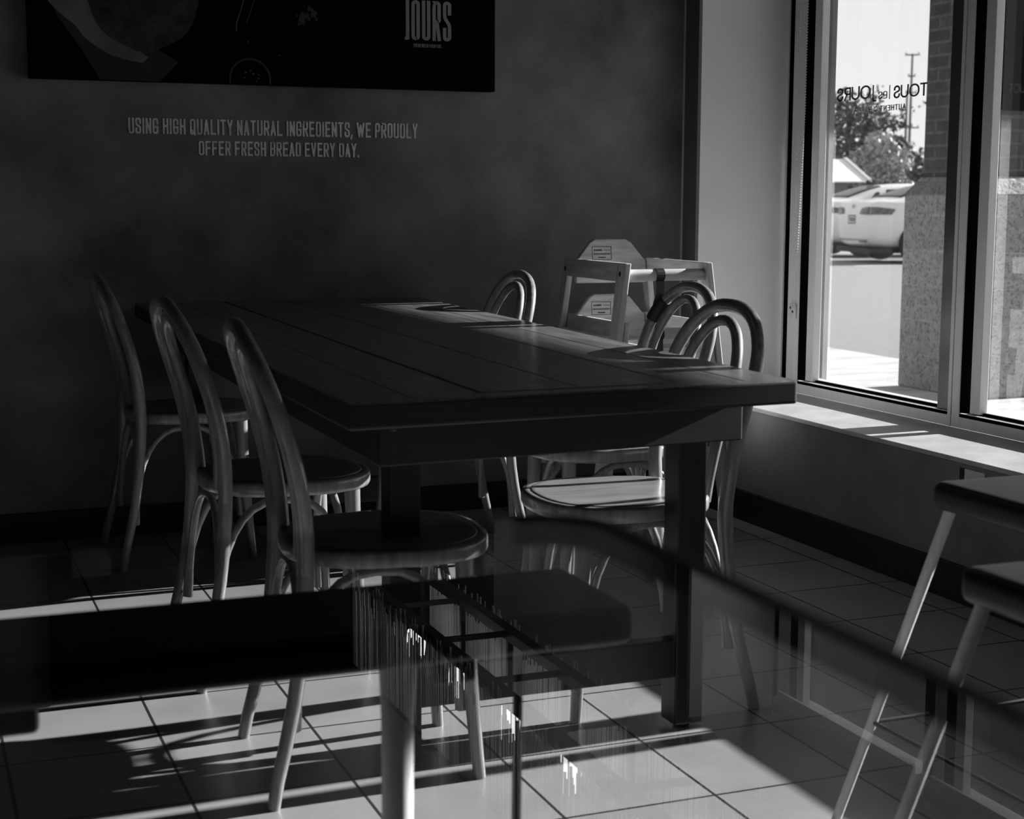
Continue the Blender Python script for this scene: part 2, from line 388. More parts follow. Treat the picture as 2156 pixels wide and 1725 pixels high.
# windows: a run of fixed panes with aluminium mullions
MULL = [JY, 4.0, 2.90, 1.45]
ZT = 2.66
def window(n, ya, yb):
    """ya = far edge (near the back wall), yb = near mullion centre"""
    root = bpy.data.objects.new('window_%d' % n, None); C.objects.link(root); root['kind'] = 'structure'
    root.location = (XG, (ya+yb)/2, .4)
    L = Vector(root.location)
    def B(bm, x0, x1, y0, y1, z0, z1, bev=0): box(bm, x0-L.x, x1-L.x, y0-L.y, y1-L.y, z0-L.z, z1-L.z, bev)
    yt = ya-.06 if n == 1 else ya-.065
    bm = newbm()
    if n == 1:
        B(bm, XG, XG+.09, ya-.125, ya-.048, .40, ZT, .002)
        B(bm, XG-.004, XG+.01, ya-.017, ya-.005, .40, ZT)
    else: B(bm, XG, XG+.09, ya-.065, ya-.028, .40, ZT, .002); B(bm, XG-.0015, XG+.09, ya-.026, ya-.010, .40, ZT, .001)
    B(bm, XG, XG+.012, yb-.01, ya-.065, .40, .447, .002)      # bottom rail face
    B(bm, XG, XG+.09, yb-.01, ya-.065, .435, .446)
    B(bm, XG, XG+.09, yb-.01, ya-.065, ZT-.06, ZT)
    obj('frame', bm, M_alu, root)
    bm = newbm()
    y1 = ya-.125 if n == 1 else ya-.065
    B(bm, XG+.003, XG+.09, y1-.002, y1+.0005, .44, ZT-.05)
    B(bm, XG+.03, XG+.037, yb, y1, .444, .4535)
    if n == 1: B(bm, XG+.002, XG+.05, ya-.048, ya-.017, .40, ZT)
    obj('gasket', bm, M_gask, root)
    bm = newbm()
    B(bm, XG+.016, XG+.046, y1-.078, y1-.032, .449, ZT-.05, .002)
    B(bm, XG+.038, XG+.07, yb+.03, y1-.02, .44, .455, .001)
    obj('glazing_bead', bm, M_alu, root)
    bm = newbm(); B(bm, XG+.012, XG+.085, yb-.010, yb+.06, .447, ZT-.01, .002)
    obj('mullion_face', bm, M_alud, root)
    bm = newbm(); B(bm, XG+.066, XG+.072, yb+.02, y1-.015, .45, ZT-.06)
    obj('pane', bm, M_pane, root)
    return root
wins = []
for i in range(3): wins.append(window(i+1, MULL[i], MULL[i+1]))

# shop lettering on the far window, seen from behind
w1 = wins[0]; L1 = Vector(w1.location)
def wfn(y0, z0, slope=0.):
    return lambda u, v, d: Vector((XG+.064+d, y0+u, z0+v))-L1
bm = newbm()
H = .042
wide = {'T': .72, 'O': .98, 'U': .78, 'S': .62, 'J': .42, 'R': .66, 'l': .12, 'e': .42, 's': .40}
def wfit(text, y0, y1, z0, H, t, gap, r, bm, **k):
    tmp = newbm(); w = lettering(tmp, text, H, t, .6, gap, wfn(0, 0), 0, .001, r=r, **k)-gap*H; tmp.free()
    s = (y1-y0)/w
    lettering(bm, text, H, t, .6, gap, lambda u, v, d: Vector((XG+.064+d, y0+u*s, z0+v))-L1, 0, .0015, r=r, **k)
wfit('TOUS', 4.245, 4.428, 1.436, .042, .13, .08, .42, bm, widths=wide)
wfit('l', 4.450, 4.454, 1.436, .046, .09, .1, .3, bm, widths=wide)
wfit("es", 4.466, 4.515, 1.439, .038, .07, .14, .25, bm, widths=wide)
wfit('J', 4.528, 4.550, 1.432, .056, .11, .1, .25, bm, widths=wide)
wfit('OURS', 4.562, 4.765, 1.444, .046, .13, .08, .42, bm, widths=wide)
obj('lettering', bm, M_wletter, w1)
bm = newbm()
wfit('AUTHENTIC BAKERY', 4.36, 4.675, 1.398, .019, .16, .2, .3, bm)
obj('small_lettering', bm, M_wletter2, w1)

# ================================================================== WALL LETTERING AND POSTER
bm = newbm()
def backfn(x0, z0, y): return lambda u, v, d: Vector((x0+u, y-d, z0+v))
def measured(text, H, t, cw, gap, r, x0, x1, z0, y, bm, d=.002, **k):
    tmp = newbm(); w = lettering(tmp, text, H, t, cw, gap, backfn(0, 0, y), 0, d, r=r, **k)-gap*H; tmp.free()
    s = (x1-x0)/w
    lettering(bm, text, H, t, cw, gap, lambda u, v, dd: Vector((x0+u*s, y-dd, z0+v)), 0, d, r=r, **k)
measured('USING HIGH QUALITY NATURAL INGREDIENTS, WE PROUDLY', .050, .132, .40, .085, .10, .703, 1.673, 1.305, YB, bm, space=.22)
measured('OFFER FRESH BREAD EVERY DAY.', .0465, .132, .40, .085, .10, .926, 1.466, 1.239, YB, bm, space=.22)
tag(obj('wall_lettering', bm, M_letter), 'pale capital lettering about natural ingredients on the dark plaster wall', 'lettering')

px0, px1, pz0, pz1 = .402, 1.938, 1.467, 2.5
PY = YB-.0505
po = thing('poster', 'large black bread poster hung high on the dark plaster wall', 'poster', ((px0+px1)/2, YB-.028, pz0))
PL = Vector(po.location)
bm = newbm(); box(bm, px0-PL.x, px1-PL.x, -.0225, .0225, 0, pz1-pz0, .002); obj('canvas', bm, M_post, po)
def pfn(u, v, d): return Vector((u, PY-d, v))-PL
def flatpoly(name, poly, m, d=.0006, label=None):
    bm = newbm(); prism(bm, poly, pfn, 0, d); o = obj(name, bm, m, po)
    if label: o['label'] = label
    return o
M_paper = mat('printed_paper', .13, .7, noise=(9, .35, (1, 1, 1), 5))
M_paper2 = mat('printed_cloth', .022, .8, noise=(9, .3, (1, 1, 1), 5))
M_loaf = mat('printed_crust', .026, .8, noise=(22, .95, (1, 1, 1), 8))
M_print = mat('printed_grey', .10, .7)
M_printd = mat('printed_dark', .03, .7)
flatpoly('printed_cloth', [(.45, 1.76), (.49, 1.66), (.56, 1.56), (.615, 1.4675), (.80, 1.4675), (.86, 1.53), (.7, 1.62), (.6, 1.76)], M_paper2)
flatpoly('printed_paper', [(.462, 1.76), (.465, 1.70), (.50, 1.665), (.545, 1.63), (.568, 1.598), (.60, 1.573), (.645, 1.546), (.69, 1.532), (.746, 1.523), (.765, 1.54), (.72, 1.575), (.66, 1.63), (.62, 1.69), (.60, 1.76), (.6, 1.95), (.48, 1.95)], M_paper, .0012)
flatpoly('printed_loaf', [(.755+.185*math.cos(a)*(1+.03*math.sin(5*a)), 1.775+.215*math.sin(a)*(1+.02*math.sin(7*a))) for a in [2*PI*i/40 for i in range(40)]], M_loaf, .0018)
bm = newbm(); stroke2d(bm, [(1.085, 1.78), (1.062, 1.70), (1.048, 1.66), (1.046, 1.632)], .0035, pfn, 0, .0012); stroke2d(bm, [(1.12, 1.78), (1.095, 1.70), (1.08, 1.66)], .002, pfn, 0, .0012)
obj('printed_knife', bm, M_print, po)
for cx, cz, n_ in ((1.262, 1.682, 22), (1.30, 1.70, 12)):
    bm = newbm()
    for k in range(n_):
        a = random.uniform(0, 2*PI); r = random.uniform(.2, 1)*.022
        ux, uz = cx+r*math.cos(a), cz+r*math.sin(a); s_ = random.uniform(.003, .007)
        prism(bm, [(ux+s_*math.cos(j*1.05), uz+s_*1.3*math.sin(j*1.05)) for j in range(6)], pfn, 0, .001+stag())
    obj('printed_tomato', bm, M_printd, po)['kind'] = 'stuff'
bm = newbm()
stroke2d(bm, [(1.0885+.066*math.cos(a), 1.482+.066*math.sin(a)) for a in [math.radians(-12+204*i/24) for i in range(25)]], .006, pfn, 0, .0012)
obj('printed_bowl', bm, M_printd, po)
for cx, cz, s_ in [(1.084, 1.602, .003), (1.186, 1.562, .003), (1.075, 1.505, .004), (1.09, 1.51, .003), (1.10, 1.50, .004), (1.07, 1.488, .003), (1.115, 1.487, .003), (1.118, 1.497, .003), (1.11, 1.478, .003)]:
    bm = newbm(); prism(bm, [(cx+s_*math.cos(j*1.05), cz+s_*math.sin(j*1.05)) for j in range(6)], pfn, 0, .0014); obj('printed_peppercorn', bm, M_print, po)
bm = newbm()
H = .131
def jfn(u, v, d): return Vector((1.614+u*(.168/(5*.21*H+4*.065*H-.09*H)), PY-d, 1.6295+v))-PL
lettering(bm, 'JOURS', H, .086, .215, .055, jfn, 0, .0012, r=.075, widths={'J': .115})
def jfn2(u, v, d): return Vector((1.645+u, PY-d, 1.6065+v))-PL
lettering(bm, 'FRESH BREAD EVERY DAY.', .0115, .12, .33, .115, jfn2, 0, .001, r=.1, space=.2)
obj('lettering', bm, M_letterp, po)

# ================================================================== WOODEN TABLE
TZ = .765
tb = thing('dining_table', 'long dark plank dining table with black steel legs', 'table', (1.15, 3.8, 0))
TL = Vector(tb.location)
NLc, NRc, FLc, FRc = (.676, 2.45), (1.562, 2.50), (.70, 5.09), (1.665, 5.09)
def tq(q, z): return [Vector((x, y, z))-TL for x, y in q]
q = [NLc, NRc, FRc, FLc]
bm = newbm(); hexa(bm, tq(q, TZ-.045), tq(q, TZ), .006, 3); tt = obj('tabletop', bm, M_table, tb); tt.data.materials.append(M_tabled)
for p in tt.data.polygons: p.material_index = 0 if p.normal.z > .3 else 1  # side faces get a darker colour in place of their shade
def strip(bm, a, b, w, z0, z1):
    a, b = Vector(a), Vector(b); dv = (b-a).normalized(); n_ = Vector((-dv.y, dv.x))*w/2
    qq = [a-n_, b-n_, b+n_, a+n_]
    hexa(bm, [Vector((p.x, p.y, z0))-TL for p in qq], [Vector((p.x, p.y, z1))-TL for p in qq])
bm = newbm()
strip(bm, (.935, 2.525), (.985, 5.08), .007, TZ-.002, TZ+.0006)
strip(bm, (.925, 2.523), (1.30, 2.538), .004, TZ-.002, TZ+.0005)
o = obj('plank_gap', bm, M_groove, tb)
bm = newbm()
for a, b in [((1.13, 2.54), (1.19, 5.08)), ((1.33, 2.55), (1.41, 5.08)), ((1.46, 2.52), (1.55, 5.08)), ((.80, 2.5), (.84, 5.08))]:
    strip(bm, a, b, .0022, TZ-.002, TZ+.0004)
obj('plank_seam', bm, mat('plank_seam', .03, .6), tb)
def slab(bm, a, b, th, z0, z1, bev=.003):
    a, b = Vector(a), Vector(b); dv = (b-a).normalized(); n_ = Vector((-dv.y, dv.x))*th
    qq = [a, b, b+n_, a+n_]
    hexa(bm, [Vector((p.x, p.y, z0))-TL for p in qq], [Vector((p.x, p.y, z1))-TL for p in qq], bev)
A0, A1, A2, A3 = (.775, 2.60), (1.535, 2.655), (1.56, 4.95), (.79, 4.95)
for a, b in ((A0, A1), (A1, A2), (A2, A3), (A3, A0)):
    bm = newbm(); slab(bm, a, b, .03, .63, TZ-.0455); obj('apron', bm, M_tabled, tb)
bm = newbm(); lathe(bm, [(.006, 0), (.008, .002), (.004, .003)], 12)
for v in bm.verts: v.co = Vector((.80+v.co.x, 2.6015-v.co.z, .70+v.co.y))-TL
obj('screw', bm, M_steel, tb)
LEG = [(.842, 2.765, .062), (1.462, 2.78, .065), (.82, 4.82, .06), (1.50, 4.82, .06)]
for x, y, w in LEG:
    bm = newbm(); box(bm, x-TL.x, x+w-TL.x, y-TL.y, y+w-TL.y, .012, .719, .004)
    lg = obj('leg', bm, M_steel, tb)
    bm = newbm(); lathe(bm, [(.016, 0), (.018, .004), (.012, .013)], 12, x+w/2-TL.x, y+w/2-TL.y); obj('foot', bm, M_steel, lg)
bm = newbm(); box(bm, .90-TL.x, 1.463-TL.x, 2.785-TL.y, 2.825-TL.y, .115, .195, .003); obj('stretcher', bm, M_steel, tb)
bm = newbm(); box(bm, .88-TL.x, 1.50-TL.x, 4.83-TL.y, 4.87-TL.y, .115, .195, .003); obj('stretcher', bm, M_steel, tb)

# ================================================================== BENTWOOD CHAIRS (local +x is the way the sitter faces)
def make_chair(label):
    t = thing('bentwood_chair', label, 'chair', group='bentwood chairs around the plank table')
    def xo(z):
        K = [(0, -.255), (.12, -.222), (.25, -.195), (.45, -.178), (.60, -.192), (.75, -.236), (.895, -.29)]
        for (a, xa), (b, xb) in zip(K, K[1:]):
            if z <= b:
                s = (z-a)/(b-a); s2 = s
                return xa+(xb-xa)*s2
        return K[-1][1]
    def sm(z, d=.05): return (xo(max(0, z-d))+xo(z)+xo(min(.895, z+d)))/3
    # outer hoop
    pts = []; rad = []
    def yo(z): return .177+.026*math.sin(min(1, max(0, (z-.44)/.26))*PI/2)
    for i in range(9):
        z = .425+i*(.70-.425)/8; pts.append((sm(z), yo(z), z)); rad.append(.0165-.0015*i/8)
    for i in range(1, 24):
        a = PI*i/24; y = .203*math.copysign(abs(math.cos(a))**.9, math.cos(a)); z = .70+.167*math.sin(a)**.9
        pts.append((sm(z), y, z)); rad.append(.015)
    for i in range(8, -1, -1):
        z = .425+i*(.70-.425)/8; pts.append((sm(z), -yo(z), z)); rad.append(.0165-.0015*i/8)
    bm = newbm(); tube(bm, pts, rad, 12, up=(1, 0, 0)); obj('back_hoop', bm, M_wood, t)
    # inner hoop
    pts = []
    for i in range(9):
        z = .445+i*(.68-.445)/8; pts.append((sm(z)+.004, .090+.036*math.sin(i/8*PI/2), z))
    for i in range(1, 20):
        a = PI*i/20; z = .68+.154*math.sin(a)**.95; pts.append((sm(z)+.004, .126*math.copysign(abs(math.cos(a))**.95, math.cos(a)), z))
    for i in range(8, -1, -1):
        z = .445+i*(.68-.445)/8; pts.append((sm(z)+.004, -.090-.036*math.sin(i/8*PI/2), z))
    bm = newbm(); tube(bm, pts, .0125, 10, up=(1, 0, 0)); obj('inner_hoop', bm, M_wood, t)
    # seat
    n = 40; bm = newbm()
    def rr(a, k): 
        c, s = math.cos(a), math.sin(a)
        e = 2.5
        return k*(abs(c/.2)**e+abs(s/(.198 if c > 0 else .19))**e)**(-1/e)
    prof = [(.93, .427), (.985, .430), (1, .437), (1, .455), (.985, .4615), (.93, .462)]
    rings = [[bm.verts.new((rr(2*PI*k/n, f)*math.cos(2*PI*k/n), rr(2*PI*k/n, f)*math.sin(2*PI*k/n), z)) for k in range(n)] for f, z in prof]
    for A_, B_ in zip(rings, rings[1:]):
        for k in range(n):
            f = bm.faces.new([A_[k], A_[(k+1) % n], B_[(k+1) % n], B_[k]]); f.smooth = True
    bm.faces.new(rings[0][::-1]); bm.faces.new(rings[-1])
    obj('seat', bm, M_wood, t)
    bm = newbm()
    prof = [(.90, .4618), (.885, .4638), (.84, .4636), (.70, .4605), (.4, .4625), (.02, .4655)]
    rings = [[bm.verts.new((rr(2*PI*k/n, f)*math.cos(2*PI*k/n), rr(2*PI*k/n, f)*math.sin(2*PI*k/n), max(z, .4624))) for k in range(n)] for f, z in prof]
    for A_, B_ in zip(rings, rings[1:]):
        for k in range(n):
            f = bm.faces.new([A_[k], A_[(k+1) % n], B_[(k+1) % n], B_[k]]); f.smooth = True
    bm.faces.new(rings[0][::-1]); bm.faces.new(rings[-1])
    obj('seat_panel', bm, M_woods, t)
    # legs
    for s in (1, -1):
        pts = []; rad = []
        for i in range(10):
            z = .43*i/9; pts.append((sm(z), s*(.200-.023*math.sin(min(1, z/.43)*PI/2)), z)); rad.append(.0125+.004*i/9)
        bm = newbm(); tube(bm, pts, rad, 12, up=(1, 0, 0)); obj('leg', bm, M_wood, t)
        pts = []; rad = []
        for i in range(8):
            z = .428*i/7; f = 1-z/.43
            pts.append((.128+.024*f**1.6, s*(.135+.022*f**1.6), z)); rad.append(.0125+.0065*i/7)
        bm = newbm(); tube(bm, pts, rad, 12, up=(1, 0, 0)); obj('leg', bm, M_wood, t)
    # bent braces: inverted U between neighbouring legs
    def brace(a, b):
        a, b = Vector(a), Vector(b); pts = []
        for i in range(17):
            u = i/16; a_ = PI*(1-u)
            k = .5+.5*math.copysign(abs(math.cos(a_))**.75, math.cos(a_))
            p = a.lerp(b, k); p.z = .13+.284*math.sin(a_)**.8 if 0 < i < 16 else .13
            c = Vector((-.02, 0, 0)); w = math.sin(a_)
            p.x = c.x+(p.x-c.x)*(1-.10*w); p.y = p.y*(1-.10*w)
            pts.append(p)
        bm = newbm(); tube(bm, pts, .0095, 8); obj('brace', bm, M_wood, t)
    r1, r2_ = (-.205, .165, .13), (-.205, -.165, .13); f1, f2 = (.122, .135, .13), (.122, -.135, .13)
    brace(r1, f1); brace(r2_, f2); brace((-.20, .16, .13), (-.20, -.16, .13)); brace((.12, .13, .13), (.12, -.13, .13))
    return t
chair = make_chair('bentwood chair at the left side of the plank table, farthest back by the dark wall')
chair.location = (.825, 4.82, 0); chair.rotation_euler = (0, 0, math.radians(1))
dup(chair, (.832, 3.60, 0), math.radians(2), 'bentwood chair at the left side of the plank table, between two other chairs')
dup(chair, (.852, 2.85, 0), math.radians(-4), 'bentwood chair at the left side of the plank table, nearest the glass counter')
dup(chair, (1.535, 4.55, 0), PI+math.radians(-3), 'bentwood chair at the far right of the plank table, its hoop alone against the wall')
ec = dup(chair, (1.725, 3.76, 0), PI+math.radians(-3), 'bentwood chair whose hoop is wound with black strap, before the high chairs')
hoop = [c for c in ec.children if c.name.startswith('back_hoop')][0]
hp = []
for i in range(9):
    a = math.radians(134+i*3.2); zz = .70+.167*math.sin(a)**.9
    hp.append((-.192-.044*(zz-.6)/.15 if zz < .75 else -.236-.054*(zz-.75)/.145, -.203*abs(math.cos(a))**.9, zz))
bm = newbm(); tube(bm, hp, [.0185, .0195, .0188, .0198, .019, .0198, .0188, .0196, .0185], 12, up=(1, 0, 0)); obj('strap_wrap', bm, M_strap, ec)
dup(chair, (1.45, 3.06, 0), PI+math.radians(-2), 'bentwood chair with striped sunlit seat, front right corner of the plank table')

# ================================================================== HIGH CHAIRS (stack of two, facing -y)
def make_high(label):
    t = thing('high_chair', label, 'high chair', group='stacked wooden high chairs')
    Hs, Hb = .71, .775                       # side top, back top
    def hw(z): return .248-.092*z/Hs          # half width of a side at height z
    for s in (-1, 1):
        root = None
        # front post, rear post, top rail, low rail of one side
        def P(y, z, d): return Vector((s*(hw(z)-d), y, z))
        def quad(name, y0, y1, z0, z1, th=.022, y0t=None, y1t=None, m=M_pine2, par=None):
            y0t = y0 if y0t is None else y0t; y1t = y1 if y1t is None else y1t
            b4 = [P(y0, z0, 0), P(y1, z0, 0), P(y1, z0, th), P(y0, z0, th)]
            t4 = [P(y0t, z1, 0), P(y1t, z1, 0), P(y1t, z1, th), P(y0t, z1, th)]
            bm = newbm(); hexa(bm, b4, t4, .004); return obj(name, bm, m, par or t)
        fr = quad('side_post', -.265, -.215, 0, Hs, y0t=-.245, y1t=-.185)
        quad('side_post', .215, .262, 0, Hs, y0t=.20, y1t=.245)
        quad('side_rail', -.20, .21, Hs-.06, Hs, .0215, m=M_pine)
        quad('side_rail', -.21, .215, .385, .475, .0215, m=M_pine)
        for y, z in ((-.215, Hs-.035), (.222, Hs-.035), (.10, .43), (-.12, .43)):
            bm = newbm(); c = P(y, z, -.0005)
            hp = [(c.y+.007*math.cos(k*PI/4), c.z+.009*math.sin(k*PI/4)) for k in range(8)]
            prism(bm, hp, lambda u, v, d: Vector((c.x+s*d, u, v)), 0, .001)
            obj('bolt_hole', bm, M_ink, t)
    # front bar with strap
    w = hw(Hs-.035)-.012
    bm = newbm(); tube(bm, [(-w, -.212, Hs-.04), (w, -.212, Hs-.04)], .019, 14); obj('tray_bar', bm, M_pine, t)
    bm = newbm(); tube(bm, [(-hw(.28)+.012, -.235, .28), (hw(.28)-.012, -.235, .28)], .014, 12); obj('foot_bar', bm, M_pine, t)
    # back board, two rails and seat
    bm = newbm()
    wb = hw(Hs)-.023
    poly = [(-wb, Hs-.085), (wb, Hs-.085), (wb, Hs-.005), (wb-.01, Hs), (wb-.055, Hb-.012), (wb-.075, Hb), (-wb+.075, Hb), (-wb+.055, Hb-.012), (-wb+.01, Hs), (-wb, Hs-.005)]
    prism(bm, poly, lambda u, v, d: Vector((u, .195+d+(v-Hs)*.1, v)), 0, .02); bk = obj('backrest', bm, M_pine, t, bev=.003)
    bk_y = lambda z: .195+(z-Hs)*.1
    bm = newbm()
    def lf(u, v, d): return Vector((u, bk_y(v)-d, v))
    fw, fh = .036, .022; cx, cz = -.035, Hb-.048
    fl = [(cx-fw, cz-fh), (cx+fw, cz-fh), (cx+fw, cz+fh), (cx-fw, cz+fh), (cx-fw, cz-fh)]
    stroke2d(bm, fl, .0016, lf, 0, .0006)
    lettering(bm, 'WARNING', .0065, .2, .75, .22, lambda u, v, d: lf(cx-.030+u*.75, cz+.007+v, d), 0, .0006, r=.2)
    stroke2d(bm, [(cx+.008, cz+.010), (cx+.033, cz+.010)], .0018, lf, 0, .0006)
    stroke2d(bm, [(cx-.032, cz-.003), (cx+.032, cz-.003)], .0028, lf, 0, .0006)
    stroke2d(bm, [(cx-.014, cz-.015), (cx+.014, cz-.015)], .0032, lf, 0, .0006)
    obj('warning_label', bm, M_ink, bk)
    bm = newbm(); box(bm, -hw(.44)+.0225, hw(.44)-.0225, -.19, .20, .43, .445, .003); obj('seat', bm, M_pine, t)
    bm = newbm(); box(bm, -hw(.30)+.022, hw(.30)-.022, .2, .22, .25, .33, .003); obj('back_rail', bm, M_pine, t)
    # strap: loop round the bar, hanging down to the seat
    bm = newbm(); zc = Hs-.04; xs = -.022
    path = [(-.212+.021*math.cos(a), zc+.021*math.sin(a)) for a in [math.radians(-60+300*i/14) for i in range(15)]]
    path += [(-.225, zc-.06), (-.205, .58), (-.19, .50), (-.16, .452), (-.08, .449)]
    for (y0, z0), (y1, z1) in zip(path, path[1:]):
        d = Vector((y1-y0, z1-z0)).normalized(); n_ = Vector((-d.y, d.x))*.0012
        poly = [(y0-n_.x, z0-n_.y), (y1-n_.x, z1-n_.y), (y1+n_.x, z1+n_.y), (y0+n_.x, z0+n_.y)]
        prism(bm, poly, lambda u, v, d_: Vector((xs+d_, u, v)), -.014, .014)
    sp = obj('safety_strap', bm, M_strap, t)
    return t
HX, HY = 2.295, 4.70
hi = make_high('lower pale wooden high chair of the stack, standing on the floor')
hi.location = (HX, HY, 0)
hi2 = dup(hi, (HX, HY, .19), 0, 'upper pale wooden high chair on top of the stack, warning sticker on its back')

# ================================================================== GLASS COUNTER TABLE AND STOOLS
GZ = .914
gt = thing('glass_table', 'high glass topped table in the near foreground with a dark edge', 'table', (-.2, .3, 0))
GL = Vector(gt.location)
gx0, gx1, gy0, gy1, gr = -.85, .375, -.30, .835, .045
def rrect(x0, x1, y0, y1, r, n=6):
    P = []
    for cx, cy, a0 in ((x1-r, y0+r, -90), (x1-r, y1-r, 0), (x0+r, y1-r, 90), (x0+r, y0+r, 180)):
        P += [(cx+r*math.cos(math.radians(a0+90*i/n)), cy+r*math.sin(math.radians(a0+90*i/n))) for i in range(n+1)]
    return P
def gfn(u, v, d): return Vector((u, v, d))-GL
bm = newbm(); prism(bm, rrect(gx0, gx1, gy0, gy1, gr), gfn, GZ-.012, GZ); obj('glass_top', bm, M_tglass, gt)
bm = newbm()
P_ = rrect(gx0-.002, gx1+.002, gy0-.002, gy1+.002, gr+.002); Q_ = rrect(gx0+.007, gx1-.007, gy0+.007, gy1-.007, gr-.007)
n = len(P_)
for i in range(n):
    j = (i+1) % n
    if min(P_[i][0], P_[j][0]) < .33: continue
    hexa(bm, [gfn(*P_[i], GZ-.016), gfn(*P_[j], GZ-.016), gfn(*Q_[j], GZ-.016), gfn(*Q_[i], GZ-.016)], [gfn(*P_[i], GZ+.0015), gfn(*P_[j], GZ+.0015), gfn(*Q_[j], GZ+.0015), gfn(*Q_[i], GZ+.0015)])
obj('edge_trim', bm, M_tedge, gt)['label'] = 'dark edge of the glass'
bm = newbm(); tube(bm, [(-.25, 0, .02), (-.25, 0, GZ-.02)], .04, 20); obj('pedestal', bm, M_steel, gt)
bm = newbm(); lathe(bm, [(.24, 0), (.24, .012), (.05, .03)], 32, -.25, 0); obj('base_plate', bm, M_steel, gt)
bm = newbm(); lathe(bm, [(.06, GZ-.03), (.15, GZ-.018), (.15, GZ-.0122)], 24, -.25, 0); obj('top_flange', bm, M_steel, gt)

bn = thing('counter_bench', 'long black seated bench seen through the glass table, on a pale post', 'bench', (.265, 1.69, 0))
bm = newbm(); box(bm, -.515, .515, -.105, .105, .585, .632, .014, 4); obj('seat', bm, M_black, bn, smooth=True)
for sx_ in (-.235, .250):
    bm = newbm(); tube(bm, [(sx_-.002, -.022, .018), (sx_, -.022, .50), (sx_+.003, -.02, .584)], [.017, .019, .024], 18)
    obj('post', bm, M_leg, bn)
    bm = newbm(); box(bm, sx_-.04, sx_+.04, -.14, .12, 0, .02, .004); obj('foot', bm, M_leg, bn)
    bm = newbm(); box(bm, sx_+.034, sx_+.085, -.06, .04, .545, .5845, .01, 3); obj('bracket', bm, M_steel, bn)
bm = newbm(); tube(bm, [(.385, -.05, 0), (.39, -.05, .584)], .006, 10); obj('brace_rod', bm, M_steel, bn)

def make_stool(label):
    t = thing('counter_stool', label, 'stool', group='black seated counter stools by the window wall')
    bm = newbm(); box(bm, -.185, .185, -.185, .185, .583, .632, .02, 4); obj('seat', bm, M_black, t, smooth=True)
    for sx_ in (-1, 1):
        for sy_ in (-1, 1):
            bm = newbm(); tube(bm, [(sx_*.295, sy_*.275, 0), (sx_*.16, sy_*.16, .585)], [.0085, .0105], 12); obj('leg', bm, M_leg, t)
    bm = newbm(); z = .20; k = 1-z/.585
    cs = [Vector((sx_*(.16+.135*k), sy_*(.16+.115*k), z)) for sx_, sy_ in ((-1, -1), (1, -1), (1, 1), (-1, 1))]
    for i in range(4): tube(bm, [cs[i], cs[(i+1) % 4]], .0045, 8)
    obj('foot_rail', bm, M_steel, t)
    return t
st = make_stool('black seated stool beside the window wall, its top above the glass edge')
st.location = (1.79, 1.96, 0)
dup(st, (1.445, 1.435, 0), 0, 'black seated stool at the right edge, half behind the dark glass rim')

# ================================================================== LINEAR PENDANT AND ROLLER BLINDS (above the frame, mirrored in the glass)
FZ0, FZ1, FX0, FX1, FY0, FY1 = 1.75, 2.0, 1.13, 1.31, 1.35, 4.0
pn = thing('pendant_lamp', 'long black box pendant with glass strands mirrored in the glass table', 'lamp', (1.22, 2.7, FZ1))
NL = Vector(pn.location)
def NB(bm, x0, x1, y0, y1, z0, z1): box(bm, x0-NL.x, x1-NL.x, y0-NL.y, y1-NL.y, z0-NL.z, z1-NL.z)
bm = newbm()
for z in (FZ0, FZ1):
    for xx in (FX0, FX1): NB(bm, xx-.014, xx+.014, FY0, FY1, z-.012, z+.012)
    y = FY0
    while y <= FY1+.01:
        NB(bm, FX0, FX1, y-.006, y+.006, z-.006, z+.006); y += (FY1-FY0)/8
y = FY0
for i in range(9):
    for xx in (FX0, FX1): NB(bm, xx-.006, xx+.006, y-.006, y+.006, FZ0, FZ1)
    y += (FY1-FY0)/8
obj('frame', bm, M_steel, pn)
M_strand = mat('glass_strand', .9, .2, 0, spec=1.0)
M_bulb = mat('lit_bulb', .9, .4)
M_bulb.node_tree.nodes['Principled BSDF'].inputs['Emission Color'].default_value = (1, 1, 1, 1)
M_bulb.node_tree.nodes['Principled BSDF'].inputs['Emission Strength'].default_value = 3
bm = newbm()
for side in (FX0-.02, FX1+.02):
    y = FY0
    while y < FY1:
        r = random.uniform(.0012, .0028); z0 = FZ0+random.uniform(-.03, .06)
        tube(bm, [(side-NL.x, y-NL.y, z0-NL.z), (side-NL.x, y-NL.y, FZ1-.01-NL.z)], r, 5)
        y += random.uniform(.004, .0125)
o = obj('glass_strand', bm, M_strand, pn); o['kind'] = 'stuff'
for k in range(8):
    bm = newbm(); lathe(bm, [(.006, 1.845-NL.z), (.022, 1.85-NL.z), (.026, 1.885-NL.z), (.022, 1.92-NL.z), (.008, 1.93-NL.z)], 16, 0, 3.78-.335*k-NL.y)
    bl_ = obj('bulb', bm, M_bulb, pn, smooth=True)
    bm = newbm(); tube(bm, [(0, 3.78-.335*k-NL.y, 1.928-NL.z), (0, 3.78-.335*k-NL.y, 1.995-NL.z)], .008, 8); obj('socket', bm, M_steel, bl_)
NB2 = newbm(); NB(NB2, 1.2, 1.24, FY0, FY1, 1.99, 2.008); obj('lamp_rail', NB2, M_steel, pn)
for yy in (FY0+.4, FY1-.4):
    bm = newbm(); tube(bm, [(0, yy-NL.y, 0), (0, yy-NL.y, CE-NL.z)], .004, 8); obj('hanging_rod', bm, M_steel, pn)

